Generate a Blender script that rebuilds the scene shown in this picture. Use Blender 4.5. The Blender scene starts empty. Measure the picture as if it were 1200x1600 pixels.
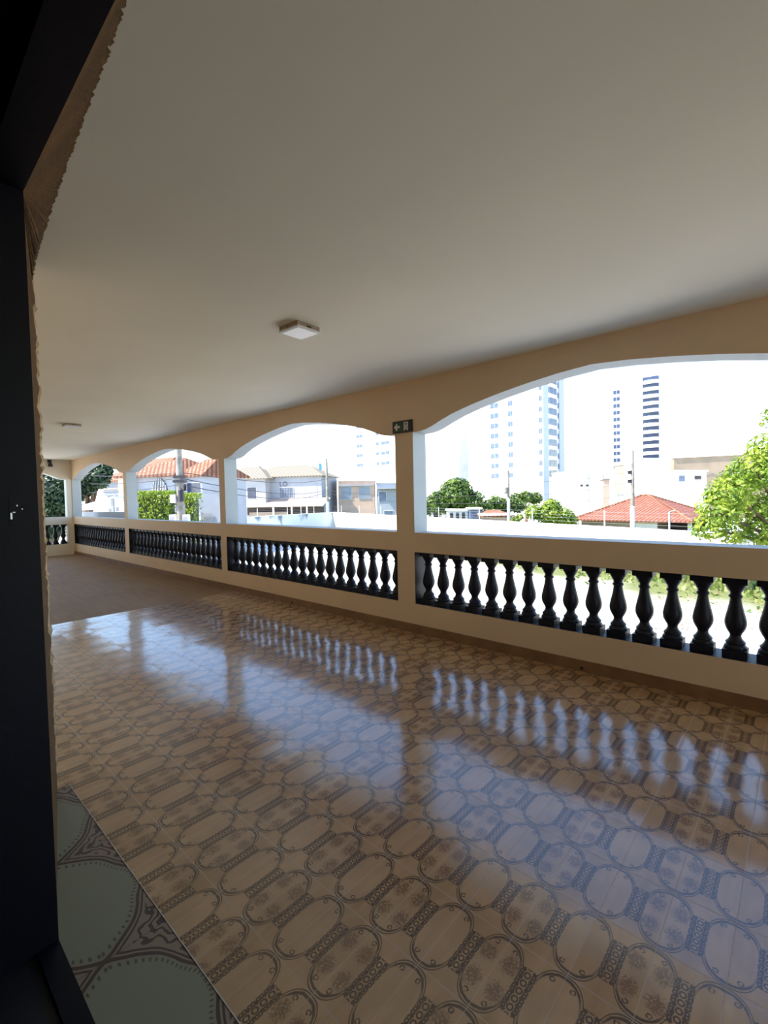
import bpy, math, random
from mathutils import Vector, Matrix
random.seed(7)
C = bpy.context.scene.collection
SC = bpy.context.scene

# ------------------------------------------------------------------ camera
F_PX, YAW, PIT, ROL, EYE = 726.489, .7373, -.0345, -.0220, 1.62
def cam_axes():
    f = Vector((-math.sin(YAW)*math.cos(PIT), math.cos(YAW)*math.cos(PIT), math.sin(PIT)))
    r = Vector((math.cos(YAW), math.sin(YAW), 0)); u = r.cross(f)
    c, s = math.cos(ROL), math.sin(ROL)
    return c*r+s*u, -s*r+c*u, f
CR, CU, CF = cam_axes()
EYEP = Vector((0, 0, EYE))
cd = bpy.data.cameras.new('camera'); cam = bpy.data.objects.new('camera', cd); C.objects.link(cam)
cam.matrix_world = Matrix(((CR.x, CU.x, -CF.x, 0), (CR.y, CU.y, -CF.y, 0), (CR.z, CU.z, -CF.z, EYE), (0, 0, 0, 1)))
cd.sensor_fit = 'VERTICAL'; cd.sensor_height = 36; cd.lens = F_PX/1600*36
cd.clip_start = .02; cd.clip_end = 2000
SC.camera = cam
def ray(x, y): return CR*((x-600)/F_PX) + CU*(-(y-800)/F_PX) + CF
def at(x, y, d): return EYEP + ray(x, y)*d          # point seen there, d metres ahead
def onz(x, y, z):
    r = ray(x, y); return EYEP + r*((z-EYE)/r.z)
def ony(x, y, Y):
    r = ray(x, y); return EYEP + r*(Y/r.y)
def onx(x, y, X):
    r = ray(x, y); return EYEP + r*(X/r.x)

# ------------------------------------------------------------------ mesh builder
class MB:
    def __init__(s): s.v = []; s.f = []; s.m = []
    def add(s, vs, fs, mi=0):
        n = len(s.v); s.v += [tuple(p) for p in vs]
        for f in fs: s.f.append(tuple(i+n for i in f)); s.m.append(mi)
    def box(s, x0, x1, y0, y1, z0, z1, mi=0, M=None):
        vs = [Vector(p) for p in ((x0,y0,z0),(x1,y0,z0),(x1,y1,z0),(x0,y1,z0),(x0,y0,z1),(x1,y0,z1),(x1,y1,z1),(x0,y1,z1))]
        if M: vs = [M @ p for p in vs]
        s.add(vs, [(0,3,2,1),(4,5,6,7),(0,1,5,4),(1,2,6,5),(2,3,7,6),(3,0,4,7)], mi); return s
    def prism(s, pts, d, mi=0):                       # polygon pts (3D) swept along d
        n = len(pts); a = [Vector(p) for p in pts]; b = [p+Vector(d) for p in a]
        s.add(a+b, [tuple(range(n))[::-1], tuple(range(n, 2*n))] + [(i, (i+1) % n, n+(i+1) % n, n+i) for i in range(n)], mi); return s
    def tube(s, pts, r, n=8, mi=0, cap=True):
        pts = [Vector(p) for p in pts]; rs = r if isinstance(r, (list, tuple)) else [r]*len(pts)
        rings = []; 
        for i, p in enumerate(pts):
            t = (pts[min(i+1, len(pts)-1)]-pts[max(i-1, 0)]).normalized()
            a = t.cross(Vector((0, 0, 1)) if abs(t.z) < .9 else Vector((1, 0, 0))).normalized(); b = t.cross(a)
            rings.append([p+(a*math.cos(k*2*math.pi/n)+b*math.sin(k*2*math.pi/n))*rs[i] for k in range(n)])
        vs = [q for R in rings for q in R]; fs = []
        for i in range(len(pts)-1):
            for k in range(n): fs.append((i*n+k, i*n+(k+1) % n, (i+1)*n+(k+1) % n, (i+1)*n+k))
        if cap: fs += [tuple(range(n)), tuple(range((len(pts)-1)*n, len(pts)*n))[::-1]]
        s.add(vs, fs, mi); return s
    def lathe(s, prof, n=20, mi=0, o=(0, 0, 0)):      # prof: (r, z) upwards
        vs = [(o[0]+r*math.cos(k*2*math.pi/n), o[1]+r*math.sin(k*2*math.pi/n), o[2]+z) for r, z in prof for k in range(n)]
        fs = [(i*n+k, i*n+(k+1) % n, (i+1)*n+(k+1) % n, (i+1)*n+k) for i in range(len(prof)-1) for k in range(n)]
        fs += [tuple(range(n))[::-1], tuple(range((len(prof)-1)*n, len(prof)*n))]
        s.add(vs, fs, mi); return s
    def build(s, name, mats, parent=None, smooth=False, loc=None):
        me = bpy.data.meshes.new(name); me.from_pydata(s.v, [], s.f)
        for m in (mats if isinstance(mats, (list, tuple)) else [mats]): me.materials.append(m)
        me.polygons.foreach_set('material_index', s.m)
        if smooth is True: me.polygons.foreach_set('use_smooth', [True]*len(s.f))
        me.update()
        o = bpy.data.objects.new(name, me); C.objects.link(o)
        if parent: o.parent = parent
        if loc is not None: o.location = loc
        if smooth == 'auto':
            me.polygons.foreach_set('use_smooth', [True]*len(s.f)); me.set_sharp_from_angle(angle=math.radians(40))
        return o
def tag(o, label=None, cat=None, group=None, kind=None):
    for k, v in (('label', label), ('category', cat), ('group', group), ('kind', kind)):
        if v: o[k] = v
    return o
def empty(name, loc, rz=0, label=None, cat=None, group=None):
    o = bpy.data.objects.new(name, None); C.objects.link(o); o.location = loc; o.rotation_euler.z = rz
    o.empty_display_size = .1
    return tag(o, label, cat, group)

# ------------------------------------------------------------------ node materials
class E:                                               # a little arithmetic on node sockets
    T = None
    def __init__(s, k): s.k = k
    @staticmethod
    def op(o, *a):
        n = E.T.nodes.new('ShaderNodeMath'); n.operation = o
        for i, x in enumerate(a):
            if isinstance(x, E): E.T.links.new(x.k, n.inputs[i])
            else: n.inputs[i].default_value = x
        return E(n.outputs[0])
    def __add__(s, o): return E.op('ADD', s, o)
    __radd__ = __add__
    def __sub__(s, o): return E.op('SUBTRACT', s, o)
    def __rsub__(s, o): return E.op('SUBTRACT', o, s)
    def __mul__(s, o): return E.op('MULTIPLY', s, o)
    __rmul__ = __mul__
    def __truediv__(s, o): return E.op('DIVIDE', s, o)
    def __pow__(s, o): return E.op('POWER', s, o)
def ab(x): return E.op('ABSOLUTE', x)
def fl(x): return E.op('FLOOR', x)
def mn(a, b): return E.op('MINIMUM', a, b)
def mx(a, b): return E.op('MAXIMUM', a, b)
def hyp(a, b): return E.op('SQRT', a*a+b*b)
def step(x, a, b):                                     # 0 below a, 1 above b (a may exceed b)
    n = E.T.nodes.new('ShaderNodeMapRange'); n.interpolation_type = 'SMOOTHSTEP'
    lo, hi, t0, t1 = (a, b, 0, 1) if a < b else (b, a, 1, 0)
    E.T.links.new(x.k, n.inputs[0]); n.inputs[1].default_value = lo; n.inputs[2].default_value = hi
    n.inputs[3].default_value = t0; n.inputs[4].default_value = t1
    return E(n.outputs[0])
def band(x, c, w, e): return step(ab(x-c), w+e, w)
def mixc(f, a, b):
    n = E.T.nodes.new('ShaderNodeMix'); n.data_type = 'RGBA'
    if isinstance(f, E): E.T.links.new(f.k, n.inputs[0])
    else: n.inputs[0].default_value = f
    for i, x in ((6, a), (7, b)):
        if isinstance(x, tuple): n.inputs[i].default_value = x+(1,) if len(x) == 3 else x
        else: E.T.links.new(x, n.inputs[i])
    return n.outputs[2]
def noise(scale, vec=None, det=3, rough=.5, out=0):
    n = E.T.nodes.new('ShaderNodeTexNoise'); n.inputs['Scale'].default_value = scale
    n.inputs['Detail'].default_value = det; n.inputs['Roughness'].default_value = rough
    if vec is None:
        vec = E.T.nodes.new('ShaderNodeTexCoord').outputs['Object']
    E.T.links.new(vec, n.inputs['Vector'])
    return E(n.outputs[0]) if out == 0 else n.outputs[1]
def comb(x, y, z=0.):
    n = E.T.nodes.new('ShaderNodeCombineXYZ')
    for i, v in enumerate((x, y, z)):
        if isinstance(v, E): E.T.links.new(v.k, n.inputs[i])
        else: n.inputs[i].default_value = v
    return n.outputs[0]
def new_mat(name):
    m = bpy.data.materials.new(name); m.use_nodes = True; E.T = m.node_tree
    return m, m.node_tree.nodes['Principled BSDF']
def link(a, b): E.T.links.new(a.k if isinstance(a, E) else a, b)
def objxyz():
    t = E.T.nodes.new('ShaderNodeTexCoord'); s = E.T.nodes.new('ShaderNodeSeparateXYZ')
    E.T.links.new(t.outputs['Object'], s.inputs[0]); return [E(o) for o in s.outputs]
def bump(b, h, strength, dist):
    n = E.T.nodes.new('ShaderNodeBump'); n.inputs['Strength'].default_value = strength; n.inputs['Distance'].default_value = dist
    link(h, n.inputs['Height']); E.T.links.new(n.outputs[0], b.inputs['Normal'])
def plain(name, col, rough=.6, var=.12, scale=3, metal=0, bmp=0, bscale=60, spec=None):
    m, b = new_mat(name)
    f = step(noise(scale), .3, .7)
    lo = tuple(c*(1-var) for c in col); hi = tuple(min(1, c*(1+var)) for c in col)
    link(mixc(f, lo, hi), b.inputs['Base Color']); b.inputs['Roughness'].default_value = rough
    b.inputs['Metallic'].default_value = metal
    if spec is not None: b.inputs['Specular IOR Level'].default_value = spec
    if bmp: bump(b, noise(bscale, det=5), bmp, .02)
    return m
def leaf_mat(name, c1, c2, trans=.35, scale=1.2):
    m, b = new_mat(name)
    f = step(noise(scale, det=5), .35, .65)
    col = mixc(f, c1, c2); link(col, b.inputs['Base Color']); b.inputs['Roughness'].default_value = .5
    t = E.T.nodes.new('ShaderNodeBsdfTranslucent'); link(col, t.inputs[0])
    ms = E.T.nodes.new('ShaderNodeMixShader'); ms.inputs[0].default_value = trans
    E.T.links.new(b.outputs[0], ms.inputs[1]); E.T.links.new(t.outputs[0], ms.inputs[2])
    E.T.links.new(ms.outputs[0], E.T.nodes['Material Output'].inputs[0])
    return m
def tile_roof_mat(name, c1, c2, ux=(1, 0), pitch=.28):
    m, b = new_mat(name); x, y, z = objxyz()
    u = x*ux[0]+y*ux[1]
    w = E.op('SINE', u*(2*math.pi/pitch)); r = E.op('FRACT', z/.17)
    f = noise(2.5, det=5)
    d = step(w, -.6, .3)*step(r, .0, .25)
    link(mixc(d, tuple(c*.55 for c in c1), mixc(step(f, .35, .65), c1, c2)), b.inputs['Base Color'])
    b.inputs['Roughness'].default_value = .8; bump(b, w*.5+r, .6, .05); return m

M = {}
M['wall'] = plain('cream_wall_paint', (.76, .57, .37), .55, .03, 1.2, bmp=.12, bscale=35)
M['white'] = plain('pale_blue_white_paint', (.50, .54, .56), .6, .03, 2, bmp=.1, bscale=35)
M['cream'] = plain('pale_cream_paint', (.78, .72, .60), .6, .03, 1.2, bmp=.1, bscale=35)
M['ceil'] = plain('ceiling_paint', (.85, .82, .69), .8, .03, .7, bmp=.03, bscale=12)
M['navy'] = plain('navy_gloss_paint', (.010, .010, .019), .45, .2, 8, bmp=.08, bscale=40, spec=.35)
M['frame'] = plain('navy_door_enamel', (.003, .003, .0075), .5, .2, 3, bmp=.05, bscale=30, spec=.2)
M['skirt'] = plain('brown_skirting_tile', (.24, .125, .055), .4, .18, 4)
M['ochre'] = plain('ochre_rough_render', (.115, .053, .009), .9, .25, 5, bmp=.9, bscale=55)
M['lip'] = plain('lit_edge_render', (.50, .36, .19), .9, .35, 30, bmp=1, bscale=70)  # paler copy of the render, painting light on its rough outer edge
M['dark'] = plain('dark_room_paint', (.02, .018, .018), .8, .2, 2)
M['darkfloor'] = plain('dark_room_floor', (.015, .015, .018), .5, .2, 3)  # near-black colour stands in for the shade indoors
M['metal'] = plain('brushed_metal', (.55, .55, .56), .35, .1, 20, metal=1)
M['lampbody'] = plain('white_lamp_plastic', (.72, .72, .72), .45, .03, 5)
M['lampside'] = plain('lamp_housing_metal', (.35, .27, .2), .5, .2, 20)
M['diff'] = plain('frosted_diffuser', (.85, .87, .90), .3, .02, 5)
M['black'] = plain('black_plastic', (.02, .02, .022), .4, .1, 5)
M['signg'] = plain('sign_green', (.012, .07, .032), .4, .1, 6)
M['signw'] = plain('sign_white', (.75, .72, .66), .5, .05, 6)
M['signd'] = plain('sign_dark', (.02, .022, .02), .4, .1, 6)

def floor_tile():
    m, b = new_mat('ornate_oval_floor_tile'); x, y, z = objxyz()
    TW, TH = .2001, .3004
    u = (x+1.5817)/TW; v = (y-1.2023)/TH
    ru = fl(u+.5); du = (u-ru)*TW; par = E.op('FLOORED_MODULO', ru, 2.)     # ovals sit on the joints
    fu, fv = fl(u), fl(v); eu = (u-fu-.5)*TW; dv = (v-fv-.5)*TH
    adu, adv = ab(du), ab(dv)
    r = ((adu/.083)**2.5+(adv/.147)**2.5)**.4
    wob = noise(40, det=2)-.5; n0 = noise(120, det=2)
    thin = band(r, 1.0, .009, .014)
    thick = band(r+wob*.06, .915, .022, .026)*(.55+.45*step(adv, .07, .11))
    # chain of small rings between neighbouring ovals
    P = .0315; rv = (E.op('FRACT', dv/P+.5)-.5)*P
    d = hyp(eu*1.15, rv); ring = band(d, .0100, .0024, .0016)
    dot = step(hyp(ab(eu)-.0165, ab(rv)-.0157)+(n0-.5)*.012, .0085, .0055)
    curl = band(hyp(ab(eu)-.021, ab(rv)-.006), .006, .0018, .002)
    chain = mx(mx(ring, dot), curl)*step(adv, .092, .084)*step(ab(eu), .032, .026)
    hook = band(hyp(adu-.034, adv-.108), .0075, .0018, .002)*step(r, .97, .9)*step(n0, .35, .5)
    # four flower sprays in every second oval
    cl = hyp((adu-.041)*1.1, (adv-.056)*.85)
    n2 = noise(95, det=4, rough=.6)
    spray = step(cl+(n2-.5)*.085, .040, .022)*step(n0*.5+n2*.5, .40, .50)*(1-par)
    lines = mx(mx(thin, thick), mx(chain, hook))
    g = mx(step(adv, TH/2-.0024, TH/2-.0014), step(adu, .0018, .0010)*.7)
    cloud = noise(5, det=4); streak = noise(1, comb(x*26, y*5), 3)
    base = mixc(step(cloud*.6+streak*.4, .35, .65), (.37, .21, .090), (.51, .305, .145))
    inner = step(r, 1.0, .9)
    base = mixc(inner*.25, base, (.56, .36, .20))
    c = mixc(spray*.85, base, (.17, .078, .033))
    c = mixc(lines*.94, c, (.055, .024, .009))
    c = mixc(g*.8, c, (.36, .27, .185))
    link(c, b.inputs['Base Color'])
    link(.085+g*.4+lines*.04+noise(30)*.05, b.inputs['Roughness'])
    b.inputs['Specular IOR Level'].default_value = .95; b.inputs['Coat Weight'].default_value = .32; b.inputs['Coat Roughness'].default_value = .34
    # each tile lies at its own slight tilt
    wn = E.T.nodes.new('ShaderNodeTexWhiteNoise'); wn.noise_dimensions = '3D'; E.T.links.new(comb(fu, fv), wn.inputs[0])
    def vm(op, a, bb):
        n = E.T.nodes.new('ShaderNodeVectorMath'); n.operation = op
        for i, q in enumerate((a, bb)):
            if q is None: continue
            if isinstance(q, tuple): n.inputs[i].default_value = q
            else: E.T.links.new(q, n.inputs[i])
        return n.outputs[0]
    t = vm('MULTIPLY', vm('SUBTRACT', wn.outputs[1], (.5, .5, .5)), (.021, .021, 0))
    wv = vm('MULTIPLY', vm('SUBTRACT', noise(3.5, det=1, out=1), (.5, .5, .5)), (.012, .012, 0))
    nn = vm('NORMALIZE', vm('ADD', vm('ADD', (0, 0, 1), t), wv), None)
    E.T.links.new(nn, b.inputs['Normal'])
    return m
def threshold_tile():
    m, b = new_mat('green_ornament_threshold_tile'); x, y, z = objxyz()
    P = .66
    u = E.op('FRACT', (x+1.82)/P)-.5; dx = ab(u*P); dy = ab(y-.487)
    wob = noise(18, det=2)-.5
    ang = E.op('ARCTAN2', dy, dx)
    r = ((dx/.315)**1.5+(dy/.218)**1.5)**.6667 + E.op('SINE', ang*8.)*.02+wob*.03
    out = step(r, .985, 1.0)
    l1 = band(r, 1.04, .022, .012); l2 = band(r, 1.115, .012, .012)
    swirl = E.op('SINE', (r*30.)+noise(11, det=2)*30.)
    sw = step(swirl, .1, .45)*step(r, 1.16, 1.2)
    frng = step(E.op('SINE', ang*70.), .2, .6)*step(r, .9, .93)*step(r, .99, .96)
    neck = step(ab(dy-.2), .02, .03)
    lines = mx(mx(l1, l2), sw)
    g = step(ab(E.op('FRACT', (x+1.82)/P+.5)-.5)*P, .0025, .0015)
    c = mixc(out, (.245, .245, .155), (.29, .21, .14))
    c = mixc(mx(lines, frng*.8)*.93, c, (.055, .032, .016))
    c = mixc(g*.7, c, (.10, .07, .045))
    link(c, b.inputs['Base Color']); b.inputs['Roughness'].default_value = .55
    return m
def plain_floor():
    m, b = new_mat('plain_brown_floor'); x, y, z = objxyz()
    st = noise(1, comb(x*2.2, y*14), 4); c2 = noise(1.3, det=3)
    link(mixc(step(st*.6+c2*.4, .35, .65), (.25, .165, .095), (.31, .21, .125)), b.inputs['Base Color'])
    b.inputs['Roughness'].default_value = .55; b.inputs['Specular IOR Level'].default_value = .12
    return m
M['tile'] = floor_tile(); M['thresh'] = threshold_tile(); M['farfloor'] = plain_floor()

# ------------------------------------------------------------------ the veranda shell
D, T, H = 4.255, .245, 2.955                       # balustrade wall face, thickness, ceiling
XE, YW = -17.1, .66                                # end wall face, house wall face
XR = 6.2
fb = MB()
def fq(x0, x1, y0, y1, mi): fb.add([(x0,y0,0),(x1,y0,0),(x1,y1,0),(x0,y1,0)], [(0,1,2,3)], mi)
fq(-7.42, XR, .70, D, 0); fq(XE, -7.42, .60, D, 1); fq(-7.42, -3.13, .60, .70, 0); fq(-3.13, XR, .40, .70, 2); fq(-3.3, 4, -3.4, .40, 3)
fb.box(XE-.25, XR, -3.4, D+T, -.3, -.004, 4)
tag(fb.build('floor', [M['tile'], M['farfloor'], M['thresh'], M['darkfloor'], M['white']]), kind='structure')
st_ = MB(); st_.box(-3.13, XR, .698, .7015, -.001, .002)
tag(st_.build('trim_2', plain('pale_joint_strip', (.62, .56, .48), .5, .2, 30)), kind='structure')
cb = MB(); cb.box(XE-1.8, XR, .30, 5.1, H, H+.25)  # unseen eave runs past the end wall to keep the sun out
tag(cb.build('ceiling', M['ceil']), kind='structure')

PROF = [(0, 2.348), (.06, 2.350), (.12, 2.354), (.2, 2.368), (.28, 2.392), (.4, 2.44), (.55, 2.493), (.8, 2.556), (1.1, 2.616), (1.4, 2.664), (1.72, 2.704), (2.0, 2.724), (2.0125, 2.724)]
def arch_pts(x0, x1):
    hw = (x1-x0)/2; k = hw/2.0125
    L = [(x0+o*k, z) for o, z in PROF[:-1]]
    return L + [((x0+x1)/2, 2.726)] + [(x1-(p[0]-x0), p[1]) for p in L[::-1]]
BAYS = [(-17.07, -12.665), (-12.452, -7.89), (-7.692, -3.662), (-3.388, .60), (.84, 4.87)]
LOW = [(-17.02, -12.68), (-12.41, -7.89), (-7.692, -3.662), (-3.395, .55), (.86, 4.87)]
ZS, ZL, ZRL = .345, .955, 1.185                    # sill of the balustrade opening, its top, rail top
def arcade(bays, low, xa, xb, frm):                # a wall in its own x-z plane, frm(x, y, z) -> world; y=0 inside, y=T outside
    b = MB()
    def pris(pts, mi_side):                        # pts (x,z) counter-clockwise seen from inside
        n = len(pts)
        a = [frm(x, 0, z) for x, z in pts]; o = [frm(x, T, z) for x, z in pts]
        b.add(a, [tuple(range(n))], 0); b.add(o, [tuple(range(n))[::-1]], 1)
        for i in range(n):
            j = (i+1) % n
            b.add([a[i], o[i], o[j], a[j]], [(0, 1, 2, 3)], mi_side)
    pris([(xa, 0), (xb, 0), (xb, ZS), (xa, ZS)], 2)
    pris([(xa, ZL), (xb, ZL), (xb, ZRL), (xa, ZRL)], 1)
    # navy painted soffit under the middle rail
    for x0, x1 in low:
        b.add([frm(x0, 0.002, ZL-.003), frm(x0, T, ZL-.003), frm(x1, T, ZL-.003), frm(x1, .002, ZL-.003)], [(0, 1, 2, 3)], 2)
    edges = [xa]+[e for p in low for e in p]+[xb]
    for i in range(0, len(edges), 2):
        if edges[i+1]-edges[i] > .001: pris([(edges[i], ZS), (edges[i+1], ZS), (edges[i+1], ZL), (edges[i], ZL)], 2)
    edges = [xa]+[e for p in bays for e in p]+[xb]
    for i in range(0, len(edges), 2):
        if edges[i+1]-edges[i] > .001: pris([(edges[i], ZRL), (edges[i+1], ZRL), (edges[i+1], H), (edges[i], H)], 1)
    for x0, x1 in bays:
        P = arch_pts(x0, x1)
        for (xa_, za), (xb_, zb) in zip(P, P[1:]):
            b.add([frm(xa_, 0, za), frm(xb_, 0, zb), frm(xb_, 0, H), frm(xa_, 0, H)], [(0, 1, 2, 3)], 0)
            b.add([frm(xa_, T, za), frm(xb_, T, zb), frm(xb_, T, H), frm(xa_, T, H)], [(3, 2, 1, 0)], 1)
            b.add([frm(xa_, 0, za), frm(xa_, T, za), frm(xb_, T, zb), frm(xb_, 0, zb)], [(0, 1, 2, 3)], 1)
    return b
wb = arcade(BAYS, LOW, XE-T, XR, lambda x, y, z: Vector((x, D+y, z)))
tag(wb.build('wall_right', [M['wall'], M['white'], M['navy']]), kind='structure')
EB = [(.80, 4.11)]                                  # the far end wall: one arch across the veranda
eb = arcade(EB, [(.80, 4.10)], YW-.2, D, lambda x, y, z: Vector((XE-y, x, z)))
tag(eb.build('wall_back', [M['cream'], M['white'], M['navy']]), kind='structure')
sk = MB(); sk.box(XE, XR, D-.012, D, 0, .10)
tag(sk.build('baseboard_right', M['skirt']), kind='structure')
# house wall on the near side and the room behind the camera
hw = MB(); hw.box(XE, -3.21, YW-.2, YW, 0, H); hw.box(2.25, XR, YW-.2, YW, 0, H)
hw.box(-3.4, -2.135, .2, .41, 0, H); hw.box(1.135, 2.4, .2, .41, 0, H)
tag(hw.build('wall_left', M['wall']), kind='structure')
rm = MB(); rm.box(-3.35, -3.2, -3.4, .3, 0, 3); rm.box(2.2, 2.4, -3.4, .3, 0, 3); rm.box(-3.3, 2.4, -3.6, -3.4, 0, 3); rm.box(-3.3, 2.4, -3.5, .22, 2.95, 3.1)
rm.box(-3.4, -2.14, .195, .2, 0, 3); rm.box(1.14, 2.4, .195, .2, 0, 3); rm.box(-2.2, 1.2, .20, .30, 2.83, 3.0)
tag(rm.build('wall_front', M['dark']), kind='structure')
# roughly rendered splayed reveal round the doorway
rv = MB(); A = []; B = []; rr = random.Random(3)
def jit(a): return rr.uniform(-a, a)
n = 130
for i in range(n+1):
    t = i/n; A.append((-2.045, .40, 2.71*t)); B.append((-3.2+jit(.03), .655+jit(.005), 2.84*t))
HB = [(-3.2, .645, 2.85), (-2.96, .62, 2.90), (-2.39, .572, 2.92), (-2.02, .546, 2.93), (-1.73, .528, 2.936), (-1.34, .504, 2.945), (.5, .50, 2.945), (2.2, .62, 2.86)]
HA = [(-2.045, .40, 2.71), (-2.045, .40, 2.712), (-2.03, .40, 2.715), (-1.7, .40, 2.715), (-1.45, .40, 2.715), (-1.1, .40, 2.715), (.6, .40, 2.715), (1.045, .40, 2.712)]
for k in range(len(HB)-1):
    ns = 44
    for i in range(1, ns+1):
        t = i/ns
        A.append(tuple(Vector(HA[k]).lerp(Vector(HA[k+1]), t)))
        q = Vector(HB[k]).lerp(Vector(HB[k+1]), t); B.append((q.x, q.y+jit(.0045), q.z+jit(.007)))
for i in range(1, n+1):
    t = 1-i/n; A.append((1.045, .40, 2.71*t)); B.append((2.2+jit(.03), .655+jit(.006), 2.84*t))
NA = len(A); rows = []
for f in (0, .35, .7, .9, 1.0):
    rows.append([Vector(a).lerp(Vector(b), f) for a, b in zip(A, B)])
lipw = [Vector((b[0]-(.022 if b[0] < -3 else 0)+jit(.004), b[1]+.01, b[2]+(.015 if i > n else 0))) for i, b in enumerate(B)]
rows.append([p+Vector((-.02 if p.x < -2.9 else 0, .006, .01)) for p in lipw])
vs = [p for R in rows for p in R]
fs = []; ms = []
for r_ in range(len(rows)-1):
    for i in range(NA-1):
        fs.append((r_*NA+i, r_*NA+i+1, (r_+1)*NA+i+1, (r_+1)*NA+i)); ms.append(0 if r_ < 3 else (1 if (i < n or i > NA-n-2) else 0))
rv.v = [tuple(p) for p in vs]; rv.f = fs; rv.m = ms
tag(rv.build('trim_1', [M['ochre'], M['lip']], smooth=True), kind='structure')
# door frame
dr = empty('door_1', (-2.03, .35, 0)); dr['kind'] = 'structure'
def cpart(mb, name, m, parent, smooth=False):
    o = mb.build(name, m, parent, smooth); o.location = -Vector(parent.location); return o
cpart(MB().box(-2.135, -2.03, .20, .40, 0, 2.82), 'door_jamb', M['frame'], dr)
cpart(MB().box(1.03, 1.135, .20, .40, 0, 2.82), 'door_jamb', M['frame'], dr)
cpart(MB().box(-2.03, 1.03, .295, .40, 2.71, 2.82), 'door_head', M['frame'], dr)
cpart(MB().box(-2.03, 1.03, .334, .40, .0, .012), 'door_sill', M['frame'], dr)
sp = cpart(MB().box(-2.0305, -2.0285, .318, .345, 1.545, 1.645), 'strike_plate', M['frame'], dr)
k = MB().box(-2.029, -2.026, .320, .325, 1.568, 1.590); k.box(-2.029, -2.0265, .327, .334, 1.590, 1.593); k.box(-2.029, -2.0265, .338, .341, 1.612, 1.617); k.box(-2.029, -2.027, .352, .355, 1.60, 1.604)
o = k.build('latch', M['metal'], sp)

# ------------------------------------------------------------------ balusters
BH = ZL-ZS
def baluster_mesh():
    b = MB(); s = .077
    b.box(-s, s, -s, s, 0, .058)
    prof = [(.070, .058), (.073, .066), (.072, .078), (.064, .086), (.060, .094), (.066, .102), (.062, .112), (.050, .124), (.040, .140), (.036, .155), (.040, .172),
            (.054, .195), (.066, .222), (.0705, .248), (.069, .275), (.062, .310), (.052, .350), (.043, .390), (.037, .425), (.036, .445), (.044, .450), (.046, .458), (.043, .466), (.036, .472),
            (.037, .488), (.044, .500), (.050, .508), (.052, .516), (.062, .530), (.068, .545), (.069, .556)]
    b.lathe(prof, 22)
    b.box(-s, s, -s, s, .556, BH)
    return b
proto = baluster_mesh().build('baluster', M['navy'], smooth='auto')
ORD = ['first', 'second', 'third', 'fourth', 'fifth', 'sixth', 'seventh', 'eighth', 'ninth', 'tenth', 'eleventh', 'twelfth', 'thirteenth', 'fourteenth', 'fifteenth', 'sixteenth', 'seventeenth', 'eighteenth', 'nineteenth', 'twentieth', 'twenty-first', 'twenty-second']
first = [True]
def place_bal(x, y, label, group):
    o = proto
    if first[0]: first[0] = False
    else: o = proto.copy(); C.objects.link(o)
    o.location = (x, y, ZS); tag(o, label, 'baluster', group)
yb = D+.125
for k in range(9):
    place_bal(-3.288+.2070*k, yb, 'dark navy vase-shaped baluster, %s to the right of the exit-sign column' % ORD[k], 'balusters under the nearest arch')
for k in range(9, 19):
    place_bal(-3.288+.2070*k, yb, 'dark navy vase-shaped baluster, %s to the right of the exit-sign column' % ORD[k], 'balusters under the nearest arch')
def row(bay, n, txt, group, rev=False):
    x0, x1 = bay; s = (x1-x0)/n
    for k in range(n):
        i = n-1-k if rev else k
        place_bal(x0+s*(k+.5), yb, 'dark navy vase-shaped baluster, %s %s' % (ORD[i], txt), group)
row(LOW[2], 19, 'to the left of the exit-sign column', 'balusters under the second arch', True)
row(LOW[1], 22, 'from the left under the arch framing the thick utility pole', 'balusters under the third arch')
row(LOW[0], 21, 'from the far corner under the smallest front arch', 'balusters under the fourth arch')
for k in range(5):
    place_bal(XE-.125, 4.0-.207*k, 'dark navy vase-shaped baluster, %s from the corner in the far end wall' % ORD[k], 'balusters in the end wall')

# ------------------------------------------------------------------ fittings
def panel_light(cx, cy, rz, s, drop, label):
    t = empty('ceiling_light', (cx, cy, H), rz, label, 'ceiling light', 'square panel lights')
    b = MB(); b.box(-s, s, -s, s, -drop, -drop+.012); b.box(-s+.004, s-.004, -s+.004, s-.004, -drop+.012, 0, 1)
    b.build('light_housing', [M['lampbody'], M['lampside']], t)
    q = s*.86; MB().box(-q, q, -q, q, -drop-.003, -drop+.001).build('diffuser', M['diff'], t)
    c = MB()
    for dx in (-.012, .012): c.box(s-.006, s+.002, dx-.006, dx+.006, -drop+.016, -drop+.026)
    c.build('clip', M['black'], t)
panel_light(-2.950, 2.310, .04, .114, .045, 'white square panel light on the ceiling, the nearer and larger one')
panel_light(-9.25, 2.34, .02, .114, .045, 'white square panel light on the ceiling far down the veranda')
ex = empty('exit_sign', (-3.53, D, 2.43), 0, 'green emergency exit sign with white arrow on column top', 'exit sign')
MB().box(-.145, .145, -.022, 0, -.07, .07).build('sign_body', M['signd'], ex)
MB().box(-.125, .012, -.025, -.021, -.054, .054).build('arrow_panel', M['signg'], ex)
a = MB(); a.prism([(-.118, -.029, 0), (-.075, -.029, -.042), (-.062, -.029, -.030), (-.080, -.029, -.012), (-.030, -.029, -.012), (-.030, -.029, .012), (-.080, -.029, .012), (-.062, -.029, .030), (-.075, -.029, .042)], (0, .004, 0))
a.build('arrow', M['signw'], ex)
dp = MB(); dp.box(.030, .044, -.026, -.021, -.05, .05); dp.box(.044, .092, -.026, -.021, .038, .05); dp.box(.080, .092, -.026, -.021, -.05, .038)
dp.build('door_symbol', M['signw'], ex)
rn = MB()
rn.lathe([(.001, -.008), (.0065, -.005), (.008, 0), (.0065, .005), (.001, .008)], 10, 0, (.066, -.024, .022))
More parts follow.
